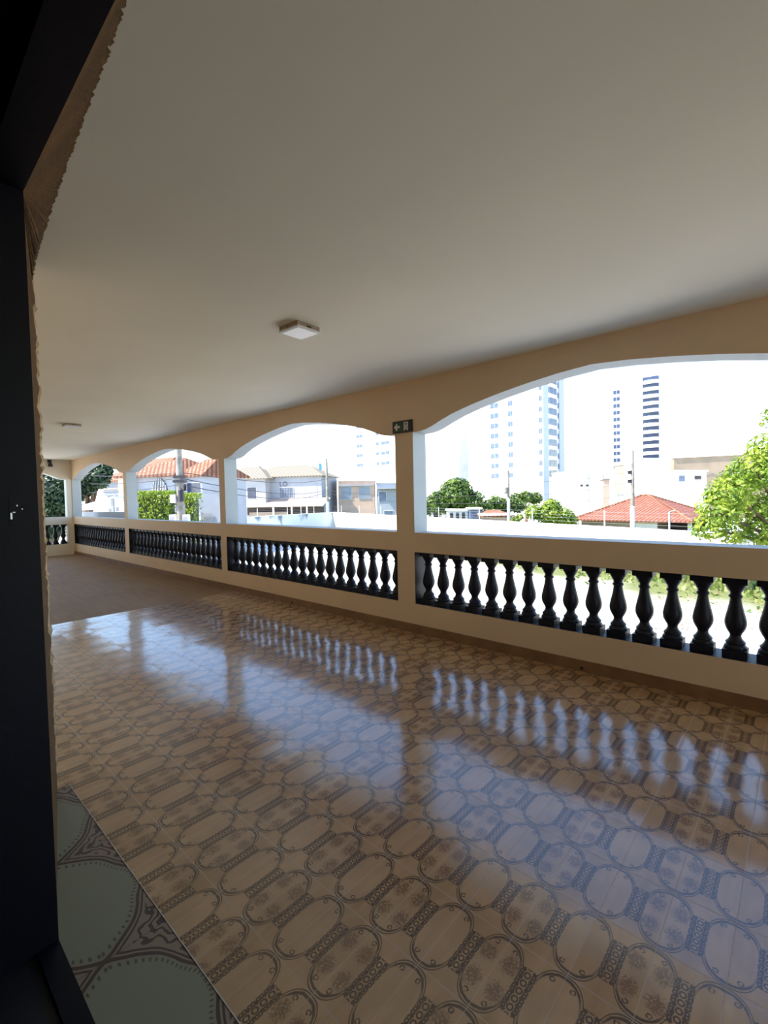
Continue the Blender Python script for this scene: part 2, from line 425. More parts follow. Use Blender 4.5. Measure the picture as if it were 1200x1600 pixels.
for pts in ([(.064, .012), (.060, -.012)], [(.060, -.012), (.072, -.026), (.068, -.044)], [(.060, -.012), (.052, -.028), (.044, -.036)], [(.063, .008), (.052, -.002), (.048, -.012)], [(.063, .008), (.074, -.001), (.079, .006)]):
    rn.tube([(x, -.024, z) for x, z in pts], .0042, 6)
rn.build('running_figure', M['signw'], ex)
for (x, z, lab) in ((-1.485, .030, 'small dark drain hole in the brown skirting under the nearest balusters'), (-5.776, .030, 'small dark drain hole in the brown skirting below the second arch')):
    b = MB(); b.tube([(0, 0, 0), (0, -.010, 0)], .016, 12); b.tube([(0, -.010, 0), (0, -.012, 0)], .011, 12)
    tag(b.build('drain_spout', M['black'], loc=(x, D-.012, z)), lab, 'drain')
sc_ = empty('wall_lamp', (XE, 3.70, 2.90), 0, 'small dark lamp fixed high on the far end wall', 'lamp')
MB().box(0, .03, -.05, .05, -.05, .05).build('mount_plate', M['black'], sc_)
MB().tube([(.03, 0, 0), (.08, 0, -.02), (.10, 0, -.07)], .018, 8).build('lamp_arm', M['black'], sc_)
MB().lathe([(.02, .0), (.05, -.03), (.062, -.10), (.058, -.12)][::-1], 14, 0, (.10, 0, -.05)).build('lamp_shade', M['black'], sc_, True)

# ------------------------------------------------------------------ outdoors
G = -2.4
M['conc'] = plain('pale_concrete', (.60, .585, .55), .9, .12, .25, bmp=.2, bscale=4)
M['bwall'] = plain('white_boundary_paint', (.80, .79, .76), .85, .05, .5)
M['red'] = tile_roof_mat('red_clay_tiles', (.27, .085, .052), (.36, .14, .092), (.93, -.35))
M['orange'] = tile_roof_mat('orange_clay_tiles', (.27, .095, .045), (.36, .19, .11), (.75, .66))
M['beiger'] = tile_roof_mat('beige_roof_tiles', (.285, .245, .175), (.335, .295, .225), (.75, .66), .35)
M['peach'] = plain('peach_paint', (.60, .42, .32), .8, .06, 1)
M['bluew'] = plain('pale_blue_house_paint', (.36, .385, .43), .8, .06, 1)
M['greyw'] = plain('pale_grey_paint', (.38, .39, .41), .8, .05, 1)
M['beige'] = plain('beige_paint', (.33, .255, .18), .8, .12, .4)
M['glass'] = plain('dark_blue_glass', (.035, .05, .10), .15, .2, 2)
M['glassl'] = plain('pale_blue_glass', (.10, .14, .22), .2, .2, 2)
M['shadow'] = plain('dark_opening', (.05, .035, .03), .8, .3, 1)  # near-black colour for shade in openings, and for dark slats and grilles
M['polec'] = plain('weathered_pole_concrete', (.28, .25, .22), .9, .25, 3)
M['cable'] = plain('black_cable', (.03, .03, .04), .6, .1, 2)
M['bark'] = plain('brown_bark', (.16, .10, .06), .9, .3, 4, bmp=.6, bscale=20)
M['lite'] = leaf_mat('bright_green_leaves', (.10, .19, .012), (.33, .42, .04), .35, 1.4)
M['mid'] = leaf_mat('mid_green_leaves', (.035, .085, .012), (.15, .23, .03), .3, .9)
M['deep'] = leaf_mat('deep_green_leaves', (.010, .030, .010), (.035, .075, .022), .2, 1.5)
M['weed'] = leaf_mat('weed_leaves', (.10, .17, .03), (.30, .33, .10), .3, .8)
M['dry'] = plain('dry_leaves', (.35, .22, .13), .9, .3, 1)
def ground_mat():
    m, b = new_mat('yard_ground'); x, y, z = objxyz()
    d = y+.34*x                                     # distance across the yard towards the wall
    f = step(d+noise(.35, det=4)*5, 19.5, 22.5)
    dry = step(noise(.25, det=5), .5, .62)*step(x, -6., -1.)
    c = mixc(step(noise(.6, det=4), .35, .65), (.56, .545, .51), (.64, .625, .59))
    c = mixc(dry*.65, c, (.33, .22, .14)); c = mixc(f*step(d, 60., 40.), c, (.13, .15, .045))
    link(c, b.inputs['Base Color']); b.inputs['Roughness'].default_value = .9
    return m
gb = MB(); gb.add([(-3500, -60, G), (2500, -60, G), (2500, 4500, G), (-3500, 4500, G)], [(0, 1, 2, 3)])
tag(gb.build('ground', ground_mat()), kind='structure')

def stain_mat():
    m, b = new_mat('stained_wall_paint'); x, y, z = objxyz()
    s = noise(1, comb(y*1.6+x, z*.25), 4)
    f = step(s+(z-1.25)*.16, .56, .70)
    link(mixc(f, (.72, .77, .83), (.20, .24, .31)), b.inputs['Base Color']); b.inputs['Roughness'].default_value = .9
    return m
ZW = -.4
wc = onz(515, 801, ZW); w1 = onz(667, 809, ZW); w3 = onz(1080, 832, ZW)
wl = onz(376, 809, ZW); wd = (w3-w1).normalized(); we = w3+wd*14; wcc = w1-wd*((w1-wc).length)
def wall_run(p, q, th, z0, z1, name, m, label):
    d = (q-p); d.z = 0; L = d.length; d.normalize(); n_ = Vector((-d.y, d.x, 0))
    o = empty(name, (p.x, p.y, z0), math.atan2(d.y, d.x), label, 'wall')
    MB().box(0, L, 0, th, 0, z1-z0).build('wall_body', m, o)
    MB().box(-.03, L+.03, -.03, th+.03, z1-z0, z1-z0+.06).build('coping', M['bwall'], o)
    return o, L
fw, L1 = wall_run(wcc, we, .2, G, ZW, 'boundary_wall', M['bwall'], 'long sunlit white boundary wall across the yard')
swl = wl+(wl-wcc).normalized()*3; swl.z = ZW
sw, L2 = wall_run(swl, wcc, .2, G, ZW, 'boundary_wall', stain_mat(), 'water-stained bluish boundary wall left of the thin dark pole')
def fence_on(o, L, n, label, hgt=.9):
    p = empty('electric_fence', o.location+Vector((0, 0, ZW-G+.06)), o.rotation_euler.z, label, 'fence')
    for i in range(n):
        MB().box(-.025, .025, -.02, .02, 0, hgt).build('fence_post', M['bwall'], p, loc=(L*(i+.5)/n, .1, 0))
    for k in range(4):
        z = .2+.2*k; MB().tube([(.1, .07, z), (L-.1, .07, z)], .004, 4).build('fence_wire', M['greyw'], p)
fence_on(fw, L1, 11, 'wire fence on white posts along the sunlit white wall')
fence_on(sw, L2, 8, 'wire fence on white posts along the stained wall')
# yard post
p = onz(1046, 850, G+.9); pb = MB(); pb.tube([(0, 0, 0), (0, 0, 2.7)], .045, 8); pb.tube([(0, 0, 2.7), (0, 0, 2.78)], .07, 8)
q = at(1046, 800, 24.5); pb2 = MB(); pb2.tube([(0, 0, G), (0, 0, q.z)], .05, 8); pb2.tube([(0, 0, q.z), (.25, .1, q.z+.08)], .035, 8)
tag(pb2.build('yard_post', M['greyw'], loc=(q.x, q.y, 0)), 'thin pale post standing before the red roofed house', 'post')

# leaves
def leaf_blob(mb, c, r, n, size, rnd, shell=.55, flat=1.0, mi=0):
    c = Vector(c)
    for _ in range(n):
        v = Vector((rnd.gauss(0, 1), rnd.gauss(0, 1), rnd.gauss(0, 1))).normalized()
        k = (shell+(1-shell)*rnd.random())
        p = c+Vector((v.x*r[0], v.y*r[1], v.z*r[2]))*k
        nrm = (v+Vector((rnd.uniform(-1, 1), rnd.uniform(-1, 1), rnd.uniform(-.3, 1.4)))).normalized()
        a = nrm.cross(Vector((rnd.uniform(-1, 1), rnd.uniform(-1, 1), rnd.uniform(-1, 1)))).normalized(); b = nrm.cross(a)
        s = size*rnd.uniform(.6, 1.3)
        mb.add([p-a*s, p+b*s*.42-nrm*s*.08, p+a*s, p-b*s*.42-nrm*s*.08], [(0, 1, 2, 3)], mi)
def tree(name, base, blobs, n, size, m, label, cat, trunk_r=.2, group=None, seed=1, top=None, trunk=True):
    rnd = random.Random(seed); base = Vector(base)
    o = empty(name, base, 0, label, cat, group)
    vol = sum(r[0]*r[1]+r[2]*r[0]+r[1]*r[2] for _, r in blobs)
    mb = MB()
    for c, r in blobs:
        leaf_blob(mb, Vector(c)-base, r, max(30, int(n*(r[0]*r[1]+r[2]*r[0]+r[1]*r[2])/vol)), size, rnd)
    mb.build('foliage', m, o)
    if trunk:
        t = MB(); cs = [Vector(c)-base for c, r in blobs]
        fork = sum(cs, Vector())/len(cs); fz = max(.3, min(c.z for c in cs)*.6)
        t.tube([(0, 0, 0), (.04*fz, .02*fz, fz*.5), (fork.x*.15, fork.y*.15, fz)], [trunk_r*1.2, trunk_r, trunk_r*.85], 8)
        t.build('trunk', M['bark'], o, True)
        for c in cs[:7]:
            s0 = Vector((fork.x*.15, fork.y*.15, fz*.97)); mid = s0.lerp(c, .5)+Vector((0, 0, .1))
            MB().tube([s0, mid, c], [trunk_r*.6, trunk_r*.35, trunk_r*.12], 6).build('branch', M['bark'], o, True)
    return o
def blobs_px(lst, d):                                # (px, py, radius px [, depth offset, z squash])
    out = []
    for e in lst:
        dd = d+(e[3] if len(e) > 3 else 0); r = e[2]*dd/F_PX; out.append((at(e[0], e[1], dd), (r, r, r*(e[4] if len(e) > 4 else .85))))
    return out
dR = 18.5
bl = blobs_px([(1205, 700, 34, 0), (1180, 735, 40, 0), (1140, 770, 36, -.5), (1120, 800, 34, -.6), (1105, 825, 24, -.6), (1165, 800, 40, .6), (1210, 770, 60, 1), (1260, 720, 70, 1.5), (1245, 650, 46, 1),
               (1190, 835, 28, -.3), (1230, 840, 40, 0), (1290, 800, 80, 2), (1320, 700, 70, 2.5), (1150, 745, 26, .3), (1125, 775, 24, -.6), (1145, 838, 18, -.4)], dR)
tb = at(1262, 900, dR+1); tree('leafy_tree', (tb.x, tb.y, G), bl, 15000, .12, M['lite'], 'bright green leafy tree at the right edge of the yard', 'tree', .22, seed=2)
dT = 47
bl = blobs_px([(712, 775, 30, 0, .9), (690, 785, 24, 0), (738, 785, 22, 0), (715, 758, 20, 0, .6), (675, 790, 20, 1), (752, 795, 16, 0)], dT)
tb = at(712, 820, dT); tree('domed_tree', (tb.x, tb.y, G), bl, 5500, .22, M['mid'], 'broad domed tree beyond the white wall beside the exit-sign column', 'tree', .3, seed=3)
bl = blobs_px([(775, 785, 14), (790, 790, 14, 1), (768, 795, 12), (808, 790, 14, 1)], 52)
tb = at(780, 820, 52); tree('shade_tree', (tb.x, tb.y, G), bl, 1800, .22, M['mid'], 'dark low tree behind the pole with the white foot', 'tree', .2, seed=4)
bl = blobs_px([(822, 776, 12), (836, 778, 12, 1), (806, 778, 10)], 62)
tb = at(822, 820, 62); tree('shade_tree', (tb.x, tb.y, G), bl, 1300, .25, M['mid'], 'small distant tree below the tall white tower', 'tree', .2, seed=5)
bl = blobs_px([(855, 803, 22, 0, .75), (835, 800, 16), (880, 808, 20), (862, 792, 16), (893, 814, 12)], 35)
tb = at(862, 835, 35); tree('garden_shrub', (tb.x, tb.y, G), bl, 3000, .15, M['lite'], 'bright green shrub spilling over the wall left of red roof', 'shrub', .12, seed=6)
bl = blobs_px([(805, 812, 7), (812, 808, 6)], 38)
tb = at(807, 830, 38); tree('garden_shrub', (tb.x, tb.y, G), bl, 400, .15, M['lite'], 'small green shrub just behind the wall beside a pole foot', 'shrub', .06, seed=16)
# tree by the far end
bl = blobs_px([(150, 748, 20, 0), (135, 760, 18, 0), (160, 735, 16, .5), (120, 770, 18, 1), (140, 738, 14, .5)], 26)
tb = at(135, 830, 26); tree('dark_tree', (tb.x, tb.y, G), bl, 4500, .15, M['deep'], 'dark green tree filling the smallest front arch', 'tree', .25, seed=8)
bl = blobs_px([(85, 770, 26, 0), (70, 755, 22, .5), (98, 785, 20, 0), (75, 800, 24, 0), (100, 755, 18, .5), (55, 780, 26, 1), (104, 812, 16, .5), (80, 825, 20, 0)], 24)
tb = at(80, 850, 24); tree('dark_tree', (tb.x, tb.y, G), bl, 7000, .14, M['deep'], 'dark leafy tree seen through the far end wall opening', 'tree', .25, seed=9)
# clipped ficus hedges by the thick pole
def hedge(x0, x1, py, d, label, seed):
    a = at(x0, py, d); b_ = at(x1, py, d); L = (b_-a).length; ztop = a.z
    c = (a+b_)/2; o = empty('clipped_hedge', (c.x, c.y, G), YAW, label, 'hedge', 'clipped hedges')
    rnd = random.Random(seed); mb = MB(); w = 1.1; h = ztop-G
    for _ in range(int(5200*L*h/12)):
        f = rnd.random()
        x = rnd.uniform(-L/2, L/2); y = rnd.uniform(-w/2, w/2); z = rnd.uniform(.2, h)
        if f < .55: y = -w/2+abs(rnd.gauss(0, .12))
        elif f < .75: z = h-abs(rnd.gauss(0, .14))
        elif f < .87: x = -L/2+abs(rnd.gauss(0, .12))
        else: x = L/2-abs(rnd.gauss(0, .12))
        p_ = Vector((x, y, z)); nrm = Vector((rnd.uniform(-1, 1), rnd.uniform(-1.2, .6), rnd.uniform(-.3, 1.2))).normalized()
        u_ = nrm.cross(Vector((rnd.random(), rnd.random(), rnd.random()-.5))).normalized(); v_ = nrm.cross(u_); s_ = rnd.uniform(.05, .09)
        mb.add([p_-u_*s_, p_+v_*s_*.5, p_+u_*s_, p_-v_*s_*.5], [(0, 1, 2, 3)])
    mb.build('foliage', M['lite'], o)
    st = MB(); st.box(-L/2+.2, L/2-.2, -w/2+.22, w/2-.22, .1, h-.25); st.build('inner_twigs', M['deep'], o)
hedge(215, 274, 768, 22, 'tall clipped green hedge left of the thick utility pole', 21)
hedge(287, 312, 771, 22, 'tall clipped green hedge right of the thick utility pole', 22)
# weeds along the foot of the wall
rnd = random.Random(11); mb = MB(); nrmw = Vector((wd.y, -wd.x, 0))
for _ in range(9000):
    t = rnd.uniform(5, L1); off = abs(rnd.gauss(0, 1.7))+.1
    if rnd.random() < .35*(t < L1*.55): continue
    p_ = Vector((wcc.x, wcc.y, G))+wd.normalized()*t+nrmw*off; p_.z = G
    h = rnd.uniform(.08, .30)*(1.25-.2*min(off, 4)); a_ = rnd.uniform(0, 6.28); dx = Vector((math.cos(a_), math.sin(a_), 0))*.06
    tp = p_+Vector((rnd.uniform(-.12, .12), rnd.uniform(-.12, .12), h))
    mb.add([p_-dx, p_+dx, tp+dx*.9, tp-dx*.9], [(0, 1, 2, 3)])
tag(mb.build('weeds', M['weed']), 'patchy weeds growing along the foot of the white wall', 'weeds', kind='stuff')
mb = MB()
for _ in range(900):
    p_ = onz(rnd.uniform(1010, 1320), rnd.uniform(925, 985), G); a_ = rnd.uniform(0, 6.28); s_ = rnd.uniform(.03, .07)
    u_ = Vector((math.cos(a_), math.sin(a_), rnd.uniform(-.3, .3)))*s_; v_ = Vector((-math.sin(a_), math.cos(a_), rnd.uniform(-.3, .3)))*s_*.5
    p_.z = G+.03; mb.add([p_-u_, p_+v_, p_+u_, p_-v_], [(0, 1, 2, 3)])
tag(mb.build('fallen_leaves', M['dry']), 'brown fallen leaves scattered on the concrete yard', 'fallen leaves', kind='stuff')

# buildings: local frame x along the front (left to right as seen), y away, z up
def house(name, p, q, z0, label, cat='house'):
    d = q-p; d.z = 0
    o = empty(name, (p.x, p.y, z0), math.atan2(d.y, d.x), label, cat); return o, d.length
def hip(b, x0, x1, y0, y1, z, rise, oh=.5, inset=None, th=.12):
    x0 -= oh; x1 += oh; y0 -= oh; y1 += oh; w = y1-y0; i = w/2 if inset is None else inset
    i = min(i, (x1-x0)/2-.05)
    A_ = [(x0,y0,z),(x1,y0,z),(x1,y1,z),(x0,y1,z)]; R_ = [(x0+i,(y0+y1)/2,z+rise),(x1-i,(y0+y1)/2,z+rise)]
    lo = [(a,b_,c-th) for a,b_,c in A_]
    b.add(A_+R_+lo, [(0,1,5,4),(1,2,5),(2,3,4,5),(3,0,4),(0,6,7,1),(1,7,8,2),(2,8,9,3),(3,9,6,0),(6,9,8,7)])
    ridge = [R_[0], R_[1]]; return A_, R_
def window(o, x, y, z, w, h, glass, frame=None, name='window', face=-1, bars=0):
    f = MB(); t = .05; f.box(x-w/2-t, x+w/2+t, y-.05, y+.05, z-t, z+h+t); fo = f.build(name, frame or M['bwall'], o)
    MB().box(x-w/2, x+w/2, y-.065, y+.0, z, z+h).build('pane', glass, fo)
    if bars:
        g = MB()
        for k in range(bars+1): g.box(x-w/2+w*k/bars-.015, x-w/2+w*k/bars+.015, y-.10, y-.075, z, z+h)
        g.build('grille', M['greyw'], fo)
    return fo
# red roofed house
zE = -.78
p, q = onz(893, 811, zE), onz(1083, 815, zE)
o, L = house('tiled_house', p, q, G, 'low house under a broad red tiled hip roof', 'house')
wz = zE-G
b = MB(); b.box(.6, L*.70, .6, 8.4, 0, wz); b.build('house_wall', M['beige'], o)
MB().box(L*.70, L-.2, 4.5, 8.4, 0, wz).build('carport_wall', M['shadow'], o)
MB().box(L*.55, L*.70, .55, .60, 0, wz).build('render_panel', M['bwall'], o)
for xx in (L*.71, L-.35): MB().box(xx-.12, xx+.12, .5, .74, 0, wz).build('carport_post', M['bwall'], o)
for k in range(4): MB().box(L*.72, L-.4, .60, .64, wz-.9+.18*k, wz-.84+.18*k).build('slat', M['shadow'], o)
b = MB(); hip(b, .5, L-.5, .5, 8.5, wz, 1.95, .5, 4.3); b.build('roof', M['red'], o)
c = MB()
for s_, e_ in (((0, 0, wz), (4.3, 4.5, wz+1.95)), ((L, 0, wz), (L-4.3, 4.5, wz+1.95)), ((4.3, 4.5, wz+1.95), (L-4.3, 4.5, wz+1.95)), ((L, 9, wz), (L-4.3, 4.5, wz+1.95))):
    c.tube([s_, e_], .10, 6)
c.build('ridge_tiles', M['orange'], o)
# plaster wing, warehouse and small structures behind it
def block(name, px0, px1, pyt, d, thick, m, label, cat='building', zb=G, pyt1=None):
    p, q = at(px0, pyt, d), at(px1, pyt if pyt1 is None else pyt1, d)
    o, L = house(name, p, q, zb, label, cat); h = p.z-zb; h2 = q.z-zb
    MB().prism([(0, 0, 0), (L, 0, 0), (L, 0, h2), (0, 0, h)], (0, thick, 0)).build('wall', m, o)
    MB().prism([(-.15, -.15, h), (L+.15, -.15, h2), (L+.15, -.15, h2+.18), (-.15, -.15, h+.18)], (0, thick+.3, 0)).build('parapet', M['bwall'], o)
    return o, L, h
o, L, h = block('warehouse', 1053, 1215, 716, 62, 16, M['beige'], 'big beige-brown walled warehouse behind the bright green tree', pyt1=708)
MB().box(.5, L-.5, -.06, 0, h-2.3, h-2.1).build('ledge', M['polec'], o)
o, L, h = block('white_annex', 1000, 1048, 718, 60, 4, M['bwall'], 'plain white annex in front of the beige warehouse')
o2, L2_, h2_ = block('white_annex', 1050, 1104, 737, 55, 3, M['bwall'], 'white annex with air conditioner below the warehouse top')
ac = empty('air_conditioner', o2.matrix_basis @ Vector((L2_*.66, -.02, h2_-.85)), o2.rotation_euler.z, 'white air conditioner on the annex wall by the tree', 'air conditioner')
MB().box(-.45, .45, -.5, 0, -.35, .35).build('unit_case', M['greyw'], ac); MB().box(-.36, .36, -.52, -.5, -.1, .26).build('vent_grille', M['shadow'], ac)
window(o2, L2_*.28, 0, h2_-1.2, .7, .7, M['glassl'])
o, L, h = block('low_shed', 985, 1090, 772, 50, 5, M['bwall'], 'long white parapet just behind the red roof ridge')
ch = at(945, 750, 52); t = empty('roof_chimney', (ch.x, ch.y, G), YAW, 'pale chimney-like water stack above the red roof', 'chimney')
MB().box(-.35, .35, -.35, .35, 0, ch.z-G).build('stack', M['peach'], t); MB().box(-.45, .45, -.45, .45, ch.z-G, ch.z-G+.15).build('cap', M['polec'], t)
# towers
def win_copies(o, mesh_o, spots):
    for i, s_ in enumerate(spots):
        w_ = mesh_o
        if i:
            w_ = mesh_o.copy(); C.objects.link(w_); w_.parent = o
        w_.location = s_
        if i:
            for chd in list(mesh_o.children):
                c_ = chd.copy(); C.objects.link(c_); c_.parent = w_
def win_unit(o, w, h, glass, face='y', name='window'):
    b = MB(); t = .12
    if face == 'y': b.box(-w/2-t, w/2+t, -.08, .05, -t, h+t)
    else: b.box(-.05, .08, -w/2-t, w/2+t, -t, h+t)
    f = b.build(name, M['greyw'], o); b = MB()
    for s_ in (-1, 1):
        c0, c1 = sorted((s_*w*.04, s_*w/2))
        if face == 'y': b.box(c0, c1, -.12, -.02, 0, h)
        else: b.box(.02, .12, c0, c1, 0, h)
    b.build('pane', glass, f); return f
def tower_axis(px0, px1, px2, Y, ztop, m, label):
    x0 = ony(px0, 700, Y).x; x1 = ony(px1, 700, Y).x; y2 = onx(px2, 700, x1).y if px2 else Y+18
    t = empty('apartment_tower', (x0, Y, G), 0, label, 'apartment tower')
    W, Dp, h = x1-x0, y2-Y, ztop-G
    b = MB(); b.box(0, W, 0, Dp, 0, h); b.build('wall', m, t)
    MB().box(-.3, W+.3, -.3, Dp+.3, h, h+.8).build('roof_slab', m, t)
    return t, W, Dp, h
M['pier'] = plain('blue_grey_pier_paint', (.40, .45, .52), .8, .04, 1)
Y1 = 112
t, W, Dp, h = tower_axis(735, 847, 880, Y1, 46, M['bwall'], 'tall white apartment tower with a bluish shaded side under the near arch')
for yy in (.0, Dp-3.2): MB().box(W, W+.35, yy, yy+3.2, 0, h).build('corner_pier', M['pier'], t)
fh = 2.65; N = 15
ww = win_unit(t, 4.2, 1.5, M['glass'], 'x'); win_copies(t, ww, [(W, Dp*.52, h-2.2-fh*k-1) for k in range(N)])
ws = win_unit(t, 1.0, 1.3, M['glassl'], 'x'); win_copies(t, ws, [(W, Dp*.30, h-2.2-fh*k-1) for k in range(N)]+[(W, Dp*.76, h-2.2-fh*k-1.6) for k in range(N)])
for pxw, wd_ in ((773, 2.2), (798, 1.2), (845, .8)):
    xl = ony(pxw, 700, Y1).x-t.location.x
    w_ = win_unit(t, wd_, 1.2, M['glassl'], 'y'); win_copies(t, w_, [(xl, 0, h-2.2-fh*k-1) for k in range(N)])
MB().box(W*.45, W, -.04, 0, 2.6, 3.0).build('ledge', M['greyw'], t)
Y2 = 220
t, W, Dp, h = tower_axis(952, 1030, None, Y2, at(1015, 588, 199).z, M['bwall'], 'far white tower with a stack of dark curved balconies')
fl2 = (h-6)/17.0
xl = ony(963, 700, Y2).x-t.location.x; xb = ony(1017, 700, Y2).x-t.location.x
fh2 = 2.95
MB().box(xl-1.6, xl+1.6, -.03, 0, h-9-fh2*12, h-5).build('window_bay', M['bluew'], t)
ww = win_unit(t, 2.6, 1.5, M['glass'], 'y'); win_copies(t, ww, [(xl+.2, -.03, h-6.5-fh2*k) for k in range(12)])
def balc():
    pts = [(math.cos(a)*3.2, -math.sin(a)*2.2) for a in [math.pi*i/10 for i in range(11)]]
    b = MB(); b.prism([(x, y, 0) for x, y in pts], (0, 0, 1.25)); return b.build('balcony', M['bwall'], t)
bo = balc(); g = MB(); g.box(-3.0, 3.0, -.25, .05, 1.25, fh2); g.build('pane', M['glass'], bo)
win_copies(t, bo, [(xb, 0, h-4.4-fh2*k) for k in range(12)])
Y3 = 100
t, W, Dp, h = tower_axis(540, 674, None, Y3, 34, M['bwall'], 'overexposed white tower behind the exit-sign column')
for pxw, wd_ in ((562, 2.4), (602, 3.2), (590, 1.0)):
    xl = ony(pxw, 700, Y3).x-t.location.x
    w_ = win_unit(t, wd_, .8, M['glassl'], 'y'); win_copies(t, w_, [(xl, 0, h-3-2.9*k) for k in range(8)])
Y4 = 150
t, W, Dp, h = tower_axis(150, 330, None, 95, 18, M['bwall'], 'distant white block above the orange tiled roofs')
for fx in (.42, .56, .70): 
    w_ = win_unit(t, 2.4, 1.3, M['glassl'], 'y'); win_copies(t, w_, [(W*fx, 0, h-2.6-2.9*k) for k in range(4)])
# beige roofed two storey house
d4 = 66
p, q = at(384, 746, d4+2), at(502, 743, d4)
o, L = house('two_storey_house', p, q, G, 'pale two storey house with beige hip roof and awning', 'house'); h = (p.z+q.z)/2-G
MB().box(0, L, 0, 8, 0, h).build('house_wall', M['bluew'], o)
b = MB(); hip(b, 0, L, 0, 8, h, 1.85, .45, 3.6); b.build('roof', M['beiger'], o)
b = MB(); hip(b, -4, L*.36, -2.2, 5.5, h-.25, 1.9, .4, 3.2); b.build('wing_roof', M['beiger'], o)
MB().box(-4, L*.34, -2.0, 5, 0, h-.3).build('wing_wall', M['greyw'], o)
def hx(px): return (px-384)/118*L
window(o, hx(403), -2.0, h-3.1, 1.3, 1.6, M['glass']); window(o, hx(448), 0, h-3.1, 2.0, 1.5, M['glassl'], bars=8); window(o, hx(484), 0, h-3.0, 1.9, 1.4, M['bluew'])
aw = MB(); aw.prism([(hx(380), -3.6, h-4.3), (hx(515), -3.6, h-4.3), (hx(515), 0, h-3.3), (hx(380), 0, h-3.3)], (0, 0, .12)); aw.build('awning', M['peach'], o)
MB().box(hx(396), hx(512), -2.6, -2.3, h-5.4, h-4.4).build('painted_shade', M['shadow'], o)  # dark board painted as the shade under the awning
MB().box(hx(404), hx(462), -3.2, -3.0, 0, h-5.0).build('counter_wall', M['beige'], o)
for px in (383, 402, 443, 470, 492): MB().box(hx(px)-.09, hx(px)+.09, -3.75, -3.57, 0, h-4.2).build('awning_post', M['bwall'], o)
for s_ in ((390, h+1.75), (462, h+1.35)):
    MB().box(hx(s_[0])-.3, hx(s_[0])+.3, 3.0, 3.5, s_[1]-.4, s_[1]+.1).build('roof_vent', M['polec'], o)
lt = bpy.data.curves.new('lettering', 'FONT'); lt.body = 'LO'; lt.size = .95; lt.extrude = .02
lo_ = bpy.data.objects.new('wall_lettering', lt); C.objects.link(lo_); dg = bpy.context.evaluated_depsgraph_get(); lm_ = bpy.data.meshes.new_from_object(lo_.evaluated_get(dg)); bpy.data.objects.remove(lo_); to = bpy.data.objects.new('wall_lettering', lm_); C.objects.link(to); to.parent = o; to.location = (hx(443)-.55, -.06, h-1.40); to.rotation_euler = (math.pi/2, 0, 0); lm_.materials.clear(); lm_.materials.append(M['glass'])
# peach and bluish single fronts further right
o, L, h = block('peach_house', 528, 585, 752, 70, 5, M['peach'], 'peach flat roofed house with large bluish windows', 'house')
for fx in (.22, .72): window(o, L*fx, 0, h-2.75, L*.30, 1.9, M['bluew'], bars=6)
MB().box(.1, L-.1, -.35, 0, h-.75, h-.60).build('eave_ledge', M['bluew'], o)
o, L, h = block('pale_house', 588, 660, 755, 70, 5, M['bluew'], 'pale bluish house beside the peach house', 'house')
window(o, L*.13, 0, h-2.8, 1.1, 1.5, M['glassl']); window(o, L*.25, 0, h-5.2, 1.3, 1.0, M['glassl'])
MB().box(.2, L-.2, -1.0, 0, h-.9, h-.75).build('canopy', M['greyw'], o)
# orange roofed houses behind the thick pole
d3 = 33
p, q = at(193, 745, d3+1.5), at(272, 745, d3)
o, L = house('orange_roof_house', p, q, G, 'bluish house with arched grille window and orange tiled roof', 'house'); h = p.z-G
MB().box(0, L, 0, 7, 0, h).build('house_wall', M['bluew'], o)
MB().box(-.1, L*.27, -.4, 0, 0, h-.1).build('peach_bay', M['peach'], o)
b = MB(); hip(b, 0, L, 0, 7, h, 1.55, .45, 2.6); b.build('roof', M['orange'], o)
xa_ = L*(250-193)/79
aw = MB(); pts = [(xa_+math.cos(a)*.70, -.06, h-1.25+math.sin(a)*1.0) for a in [math.pi*i/12 for i in range(13)]]
aw.prism(pts, (0, .1, 0)); wo = aw.build('arched_window', M['glass'], o)
g = MB()
for k in range(-4, 5):
    zt = math.sqrt(max(0, 1-(k*.15/.70)**2))*1.0; g.box(xa_+k*.15-.02, xa_+k*.15+.02, -.1, -.07, h-1.25, h-1.25+zt)
g.build('grille', M['bwall'], wo)
aw = MB(); aw.prism([(L*.46, -1.0, h-2.15), (L*.78, -1.0, h-2.15), (L*.78, 0, h-1.75), (L*.46, 0, h-1.75)], (0, 0, .08)); aw.build('striped_awning', M['glassl'], o)
p, q = at(277, 744, d3+1), at(316, 747, d3)
o, L = house('orange_roof_house', p, q, G, 'pale house right of the thick pole under orange tiles', 'house'); h = p.z-G
MB().box(0, L, 0, 4.5, 0, h).build('house_wall', M['bluew'], o)
b = MB(); hip(b, 0, L, 0, 4.5, h, 1.35, .25, .9); b.build('roof', M['orange'], o)
window(o, L*.68, 0, h-1.25, 1.3, .7, M['glass']); window(o, L*.24, 0, h-1.1, .7, .5, M['shadow'])
p, q = at(312, 772, 24), at(352, 774, 24)
o, L = house('garden_gate_wall', p, q, G, 'bluish white street wall with barred gate beside the hedge', 'wall'); h = p.z-G
MB().box(0, L, 0, .2, 0, h).build('wall_body', M['bluew'], o); 
g = MB()
for k in range(9): g.box(.05+k*.07, .07+k*.07, -.06, -.03, .2, h-1.0)
g.build('gate', M['greyw'], o)
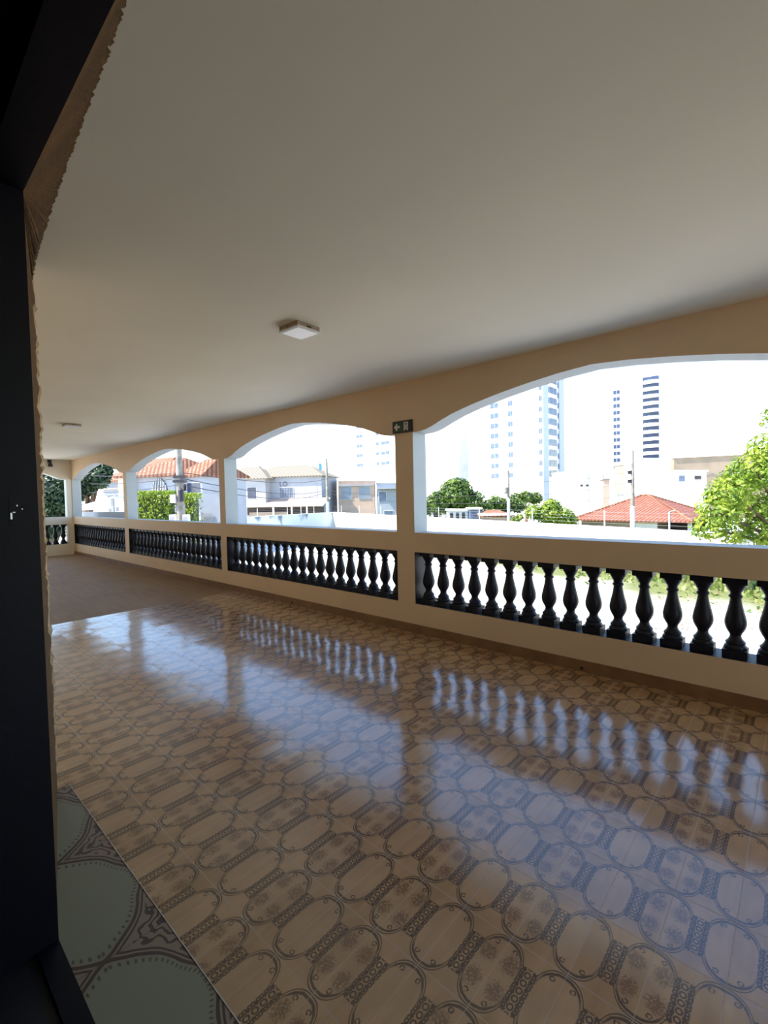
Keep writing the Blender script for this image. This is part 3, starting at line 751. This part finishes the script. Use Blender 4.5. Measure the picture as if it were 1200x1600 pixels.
# far left: bluish house, white canopy, kerb wall
p, q = at(160, 752, 40), at(204, 750, 38)
o, L = house('gated_house', p, q, G, 'bluish white house with barred front beyond the smallest arch', 'house'); h = p.z-G
MB().box(0, L, 0, 7, 0, h).build('house_wall', M['bluew'], o); b = MB(); hip(b, 0, L+3, 0, 7, h, 2.0, .4, 2.4); b.build('roof', M['orange'], o)
window(o, L*.32, 0, h-2.6, .9, 1.4, M['glassl'], bars=5); window(o, L*.62, 0, h-2.6, .9, 1.4, M['glassl'], bars=5)
MB().box(0, L, -.3, 0, h-.75, h-.6).build('eave_ledge', M['polec'], o)
p, q = at(140, 797, 22), at(205, 778, 22)
cn = empty('white_canopy', ((p.x+q.x)/2, (p.y+q.y)/2, G), YAW, 'sloping white canopy roof seen through the smallest arch', 'canopy'); L = (q-p).length
MB().prism([(-L/2, -1.5, p.z-G), (L/2, -1.5, q.z-G), (L/2, -1.5, q.z-G+.08), (-L/2, -1.5, p.z-G+.08)], (0, 3.2, 0)).build('canopy_sheet', M['bwall'], cn)
for xx, yy in ((-L/2+.1, -1.4), (L/2-.1, -1.4), (-L/2+.1, 1.5), (L/2-.1, 1.5)):
    MB().box(xx-.05, xx+.05, yy-.05, yy+.05, 0, p.z-G+(q.z-p.z)*(xx+L/2)/L).build('canopy_post', M['greyw'], cn)
p, q = at(120, 800, 16), at(205, 801, 14)
o, L = house('street_wall', p, q, G, 'low grey street wall below the white canopy', 'wall'); MB().box(0, L, 0, .2, 0, p.z-G).build('wall_body', M['bluew'], o)
# low structures under the domed tree
o, L, h = block('low_orange_roof', 756, 800, 806, 42, 4, M['peach'], 'low orange tiled shed just over the white wall', 'shed')
b = MB(); hip(b, 0, L, 0, 4, h, .45, .2, 1); b.build('roof', M['orange'], o)
o, L, h = block('grey_shed', 735, 751, 796, 44, 2, M['glassl'], 'blue-grey shed under the domed tree', 'shed')
o, L, h = block('white_kiosk', 674, 690, 794, 47, 2, M['bwall'], 'small white kiosk under the left of domed tree', 'kiosk')
MB().box(L*.2, L*.8, -.05, 0, h-1.0, h-.4).build('hatch', M['shadow'], o)
o, L, h = block('long_white_shed', 700, 731, 798, 45, 2, M['bwall'], 'white shed with dark openings under the domed tree', 'shed')
for k in range(3): MB().box(L*(.1+.3*k), L*(.25+.3*k), -.06, 0, 0, h-.2).build('opening', M['shadow'], o)
o, L, h = block('distant_white_building', 884, 1000, 738, 100, 8, M['bwall'], 'white building block between the two tall towers')
for k in range(3): MB().box(L*(.28+.2*k), L*(.31+.2*k), -.3, 0, 0, h-.5).build('pilaster', M['greyw'], o)
# utility poles and cables
def pole(px, d, pyt, r, label, foot=None, arms=(), cat='utility pole', gear=None):
    p_ = at(px, pyt, d); o = empty('utility_pole', (p_.x, p_.y, G), YAW, label, cat); h = p_.z-G
    MB().tube([(0, 0, 0), (0, 0, h*.5), (0, 0, h)], [r*1.25, r*1.1, r*.85], 12).build('pole_shaft', M['polec'], o, 'auto')
    if foot: MB().tube([(0, 0, 0), (0, 0, foot-G)], [r*1.32, r*1.28], 12).build('painted_foot', M['bwall'], o, 'auto')
    for z in arms:
        MB().box(-.7, .7, -.06, .06, z-G-.06, z-G+.06).build('crossarm', M['polec'], o)
        for x in (-.6, -.25, .25, .6): MB().lathe([(.03, 0), (.06, .05), (.03, .10), (.05, .14), (.02, .18)], 8, 0, (x, 0, z-G+.06)).build('insulator', M['greyw'], o)
    return o, p_
P3, pt3 = pole(278, 20, 672, .135, 'thick concrete utility pole between the two clipped hedges', arms=())
hh = pt3.z-G
for z, s_ in ((at(278, 752, 20).z-G, .24), (at(278, 745, 20).z-G, .22)):
    MB().box(-s_, s_, -.16, .16, z-.05, z+.05).build('clamp_band', M['cable'], P3)
zt = at(278, 775, 20).z-G; MB().lathe([(.08, 0), (.11, .05), (.11, .5), (.08, .55)], 12, 0, (.12, -.2, zt-.25)).build('cable_box', M['cable'], P3)
MB().box(-.36, -.13, -.22, -.05, at(278, 780, 20).z-G-.15, at(278, 780, 20).z-G+.2).build('meter_box', M['bwall'], P3)
for k, (px, lab) in enumerate(((270, 'white meter cabinet at the left foot of thick pole'), (291, 'white meter cabinet at the right foot of thick pole'))):
    q = at(px, 804, 19.3); t = empty('meter_cabinet', (q.x, q.y, G), YAW, lab, 'cabinet', 'meter cabinets'); 
    MB().box(-.11, .11, -.12, .12, 0, q.z-G).build('cabinet_body', M['bwall'], t); MB().box(-.09, .09, -.13, -.12, q.z-G-.5, q.z-G-.08).build('cabinet_door', M['greyw'], t)
P5, pt5 = pole(510, 63, 717, .17, 'thin dark utility pole standing above the stained wall', at(510, 784, 63).z)
lm = MB(); lm.box(-1.05, -.65, -.1, .1, pt5.z-G-1.5, pt5.z-G-.6); lm.build('blue_housing', plain('blue_plastic', (.08, .25, .5), .5), P5); MB().box(-.7, 0, -.03, .03, pt5.z-G-1.1, pt5.z-G-1.02).build('bracket', M['polec'], P5)
P7, pt7 = pole(794, 38, 735, .10, 'leaning-topped utility pole with white foot near the domed tree', at(794, 779, 38).z, ())
MB().lathe([(.12, 0), (.18, .05), (.18, .5), (.12, .55)], 10, 0, (-.2, 0, pt7.z-G-1.9)).build('cable_box', M['polec'], P7)
P9, pt9 = pole(988, 31.5, 704, .115, 'utility pole with white foot in front of red tiled roof', at(988, 791, 31.5).z, ())
for z in (at(988, 738, 31.5).z, at(988, 752, 31.5).z): MB().box(-.3, .05, -.08, .08, z-G-.12, z-G+.12).build('cable_box', M['cable'], P9)
fl_ = at(913, 759, 58); t = empty('floodlight_mast', (fl_.x, fl_.y, G), YAW, 'small twin floodlight mast left of the red roof', 'floodlight')
MB().tube([(0, 0, 0), (0, 0, fl_.z-G)], .05, 6).build('mast', M['greyw'], t); MB().box(-.35, .35, -.03, .03, fl_.z-G-.05, fl_.z-G+.02).build('crossbar', M['greyw'], t)
for x in (-.35, .35): MB().box(x-.14, x+.14, -.12, .12, fl_.z-G-.1, fl_.z-G+.16).build('lamp_head', M['cable'], t)
def cable(a, b_, sag, r, label):
    pts = [a.lerp(b_, i/14)-Vector((0, 0, sag*4*(i/14)*(1-i/14))) for i in range(15)]
    tag(MB().tube(pts, r, 5).build('overhead_cable', M['cable']), label, 'cable', 'overhead cables')
def pz(o, pt, d, py, px): q = at(px, py, d); return Vector((pt.x, pt.y, q.z))
left_end = [at(60, y, 30) for y in (733, 748, 764)]
for k, (a_, b_, nm) in enumerate(zip((738, 747, 757), (748, 765, 768), ('uppermost', 'middle', 'lowest'))):
    va, vb = pz(P3, pt3, 20, a_, 278), pz(P5, pt5, 63, b_, 510)
    cable(va, vb, .5+.15*k, .022, '%s black cable running from thick pole to the thin dark pole' % nm)
    cable(left_end[k], va, .3, .016, '%s black cable running left from the thick pole' % nm)
for k, (a_, b_, nm) in enumerate(zip((766, 771), (772, 786), ('upper', 'lower'))):
    cable(pz(P5, pt5, 63, a_, 510), pz(P7, pt7, 38, b_, 794), .5, .018, '%s cable from the thin dark pole towards the domed tree pole' % nm)
for k, (a_, b_, nm) in enumerate(zip((752, 774, 790), (736, 752, 770), ('topmost', 'middle', 'bottom'))):
    cable(pz(P7, pt7, 38, a_, 794), pz(P9, pt9, 31.5, b_, 988), .3, .010, '%s thin cable between the two poles under the near arch' % nm)

# ------------------------------------------------------------------ light
SUN_EL, SUN_AZ = math.radians(52), Vector((-.55, -.83, 0)).normalized()
w = bpy.data.worlds.new('sky'); SC.world = w; w.use_nodes = True; E.T = w.node_tree
bg = w.node_tree.nodes['Background']
sky = w.node_tree.nodes.new('ShaderNodeTexSky'); sky.sky_type = 'NISHITA'; sky.sun_disc = False
sky.sun_elevation = SUN_EL; sky.sun_rotation = math.atan2(SUN_AZ.x, SUN_AZ.y); sky.air_density = 1.0; sky.dust_density = .1; sky.ozone_density = 2.0
w.node_tree.links.new(sky.outputs[0], bg.inputs[0]); bg.inputs[1].default_value = .31
sl = bpy.data.lights.new('sun', 'SUN'); sl.energy = 8.0; sl.angle = .0093; sl.color = (1, .93, .82)
so = bpy.data.objects.new('sun', sl); C.objects.link(so)
dirv = Vector((SUN_AZ.x*math.cos(SUN_EL), SUN_AZ.y*math.cos(SUN_EL), math.sin(SUN_EL)))
so.rotation_euler = dirv.to_track_quat('Z', 'Y').to_euler(); so.location = (0, 0, 30)
vs_ = SC.view_settings; vs_.view_transform = 'Standard'; vs_.look = 'None'; vs_.gamma = 1; vs_.use_curve_mapping = False; vs_.exposure = .76
SC.cycles.use_denoising = True
SC.cycles.max_bounces = 12; SC.cycles.diffuse_bounces = 8; SC.cycles.glossy_bounces = 4
SC.cycles.sample_clamp_indirect = 10
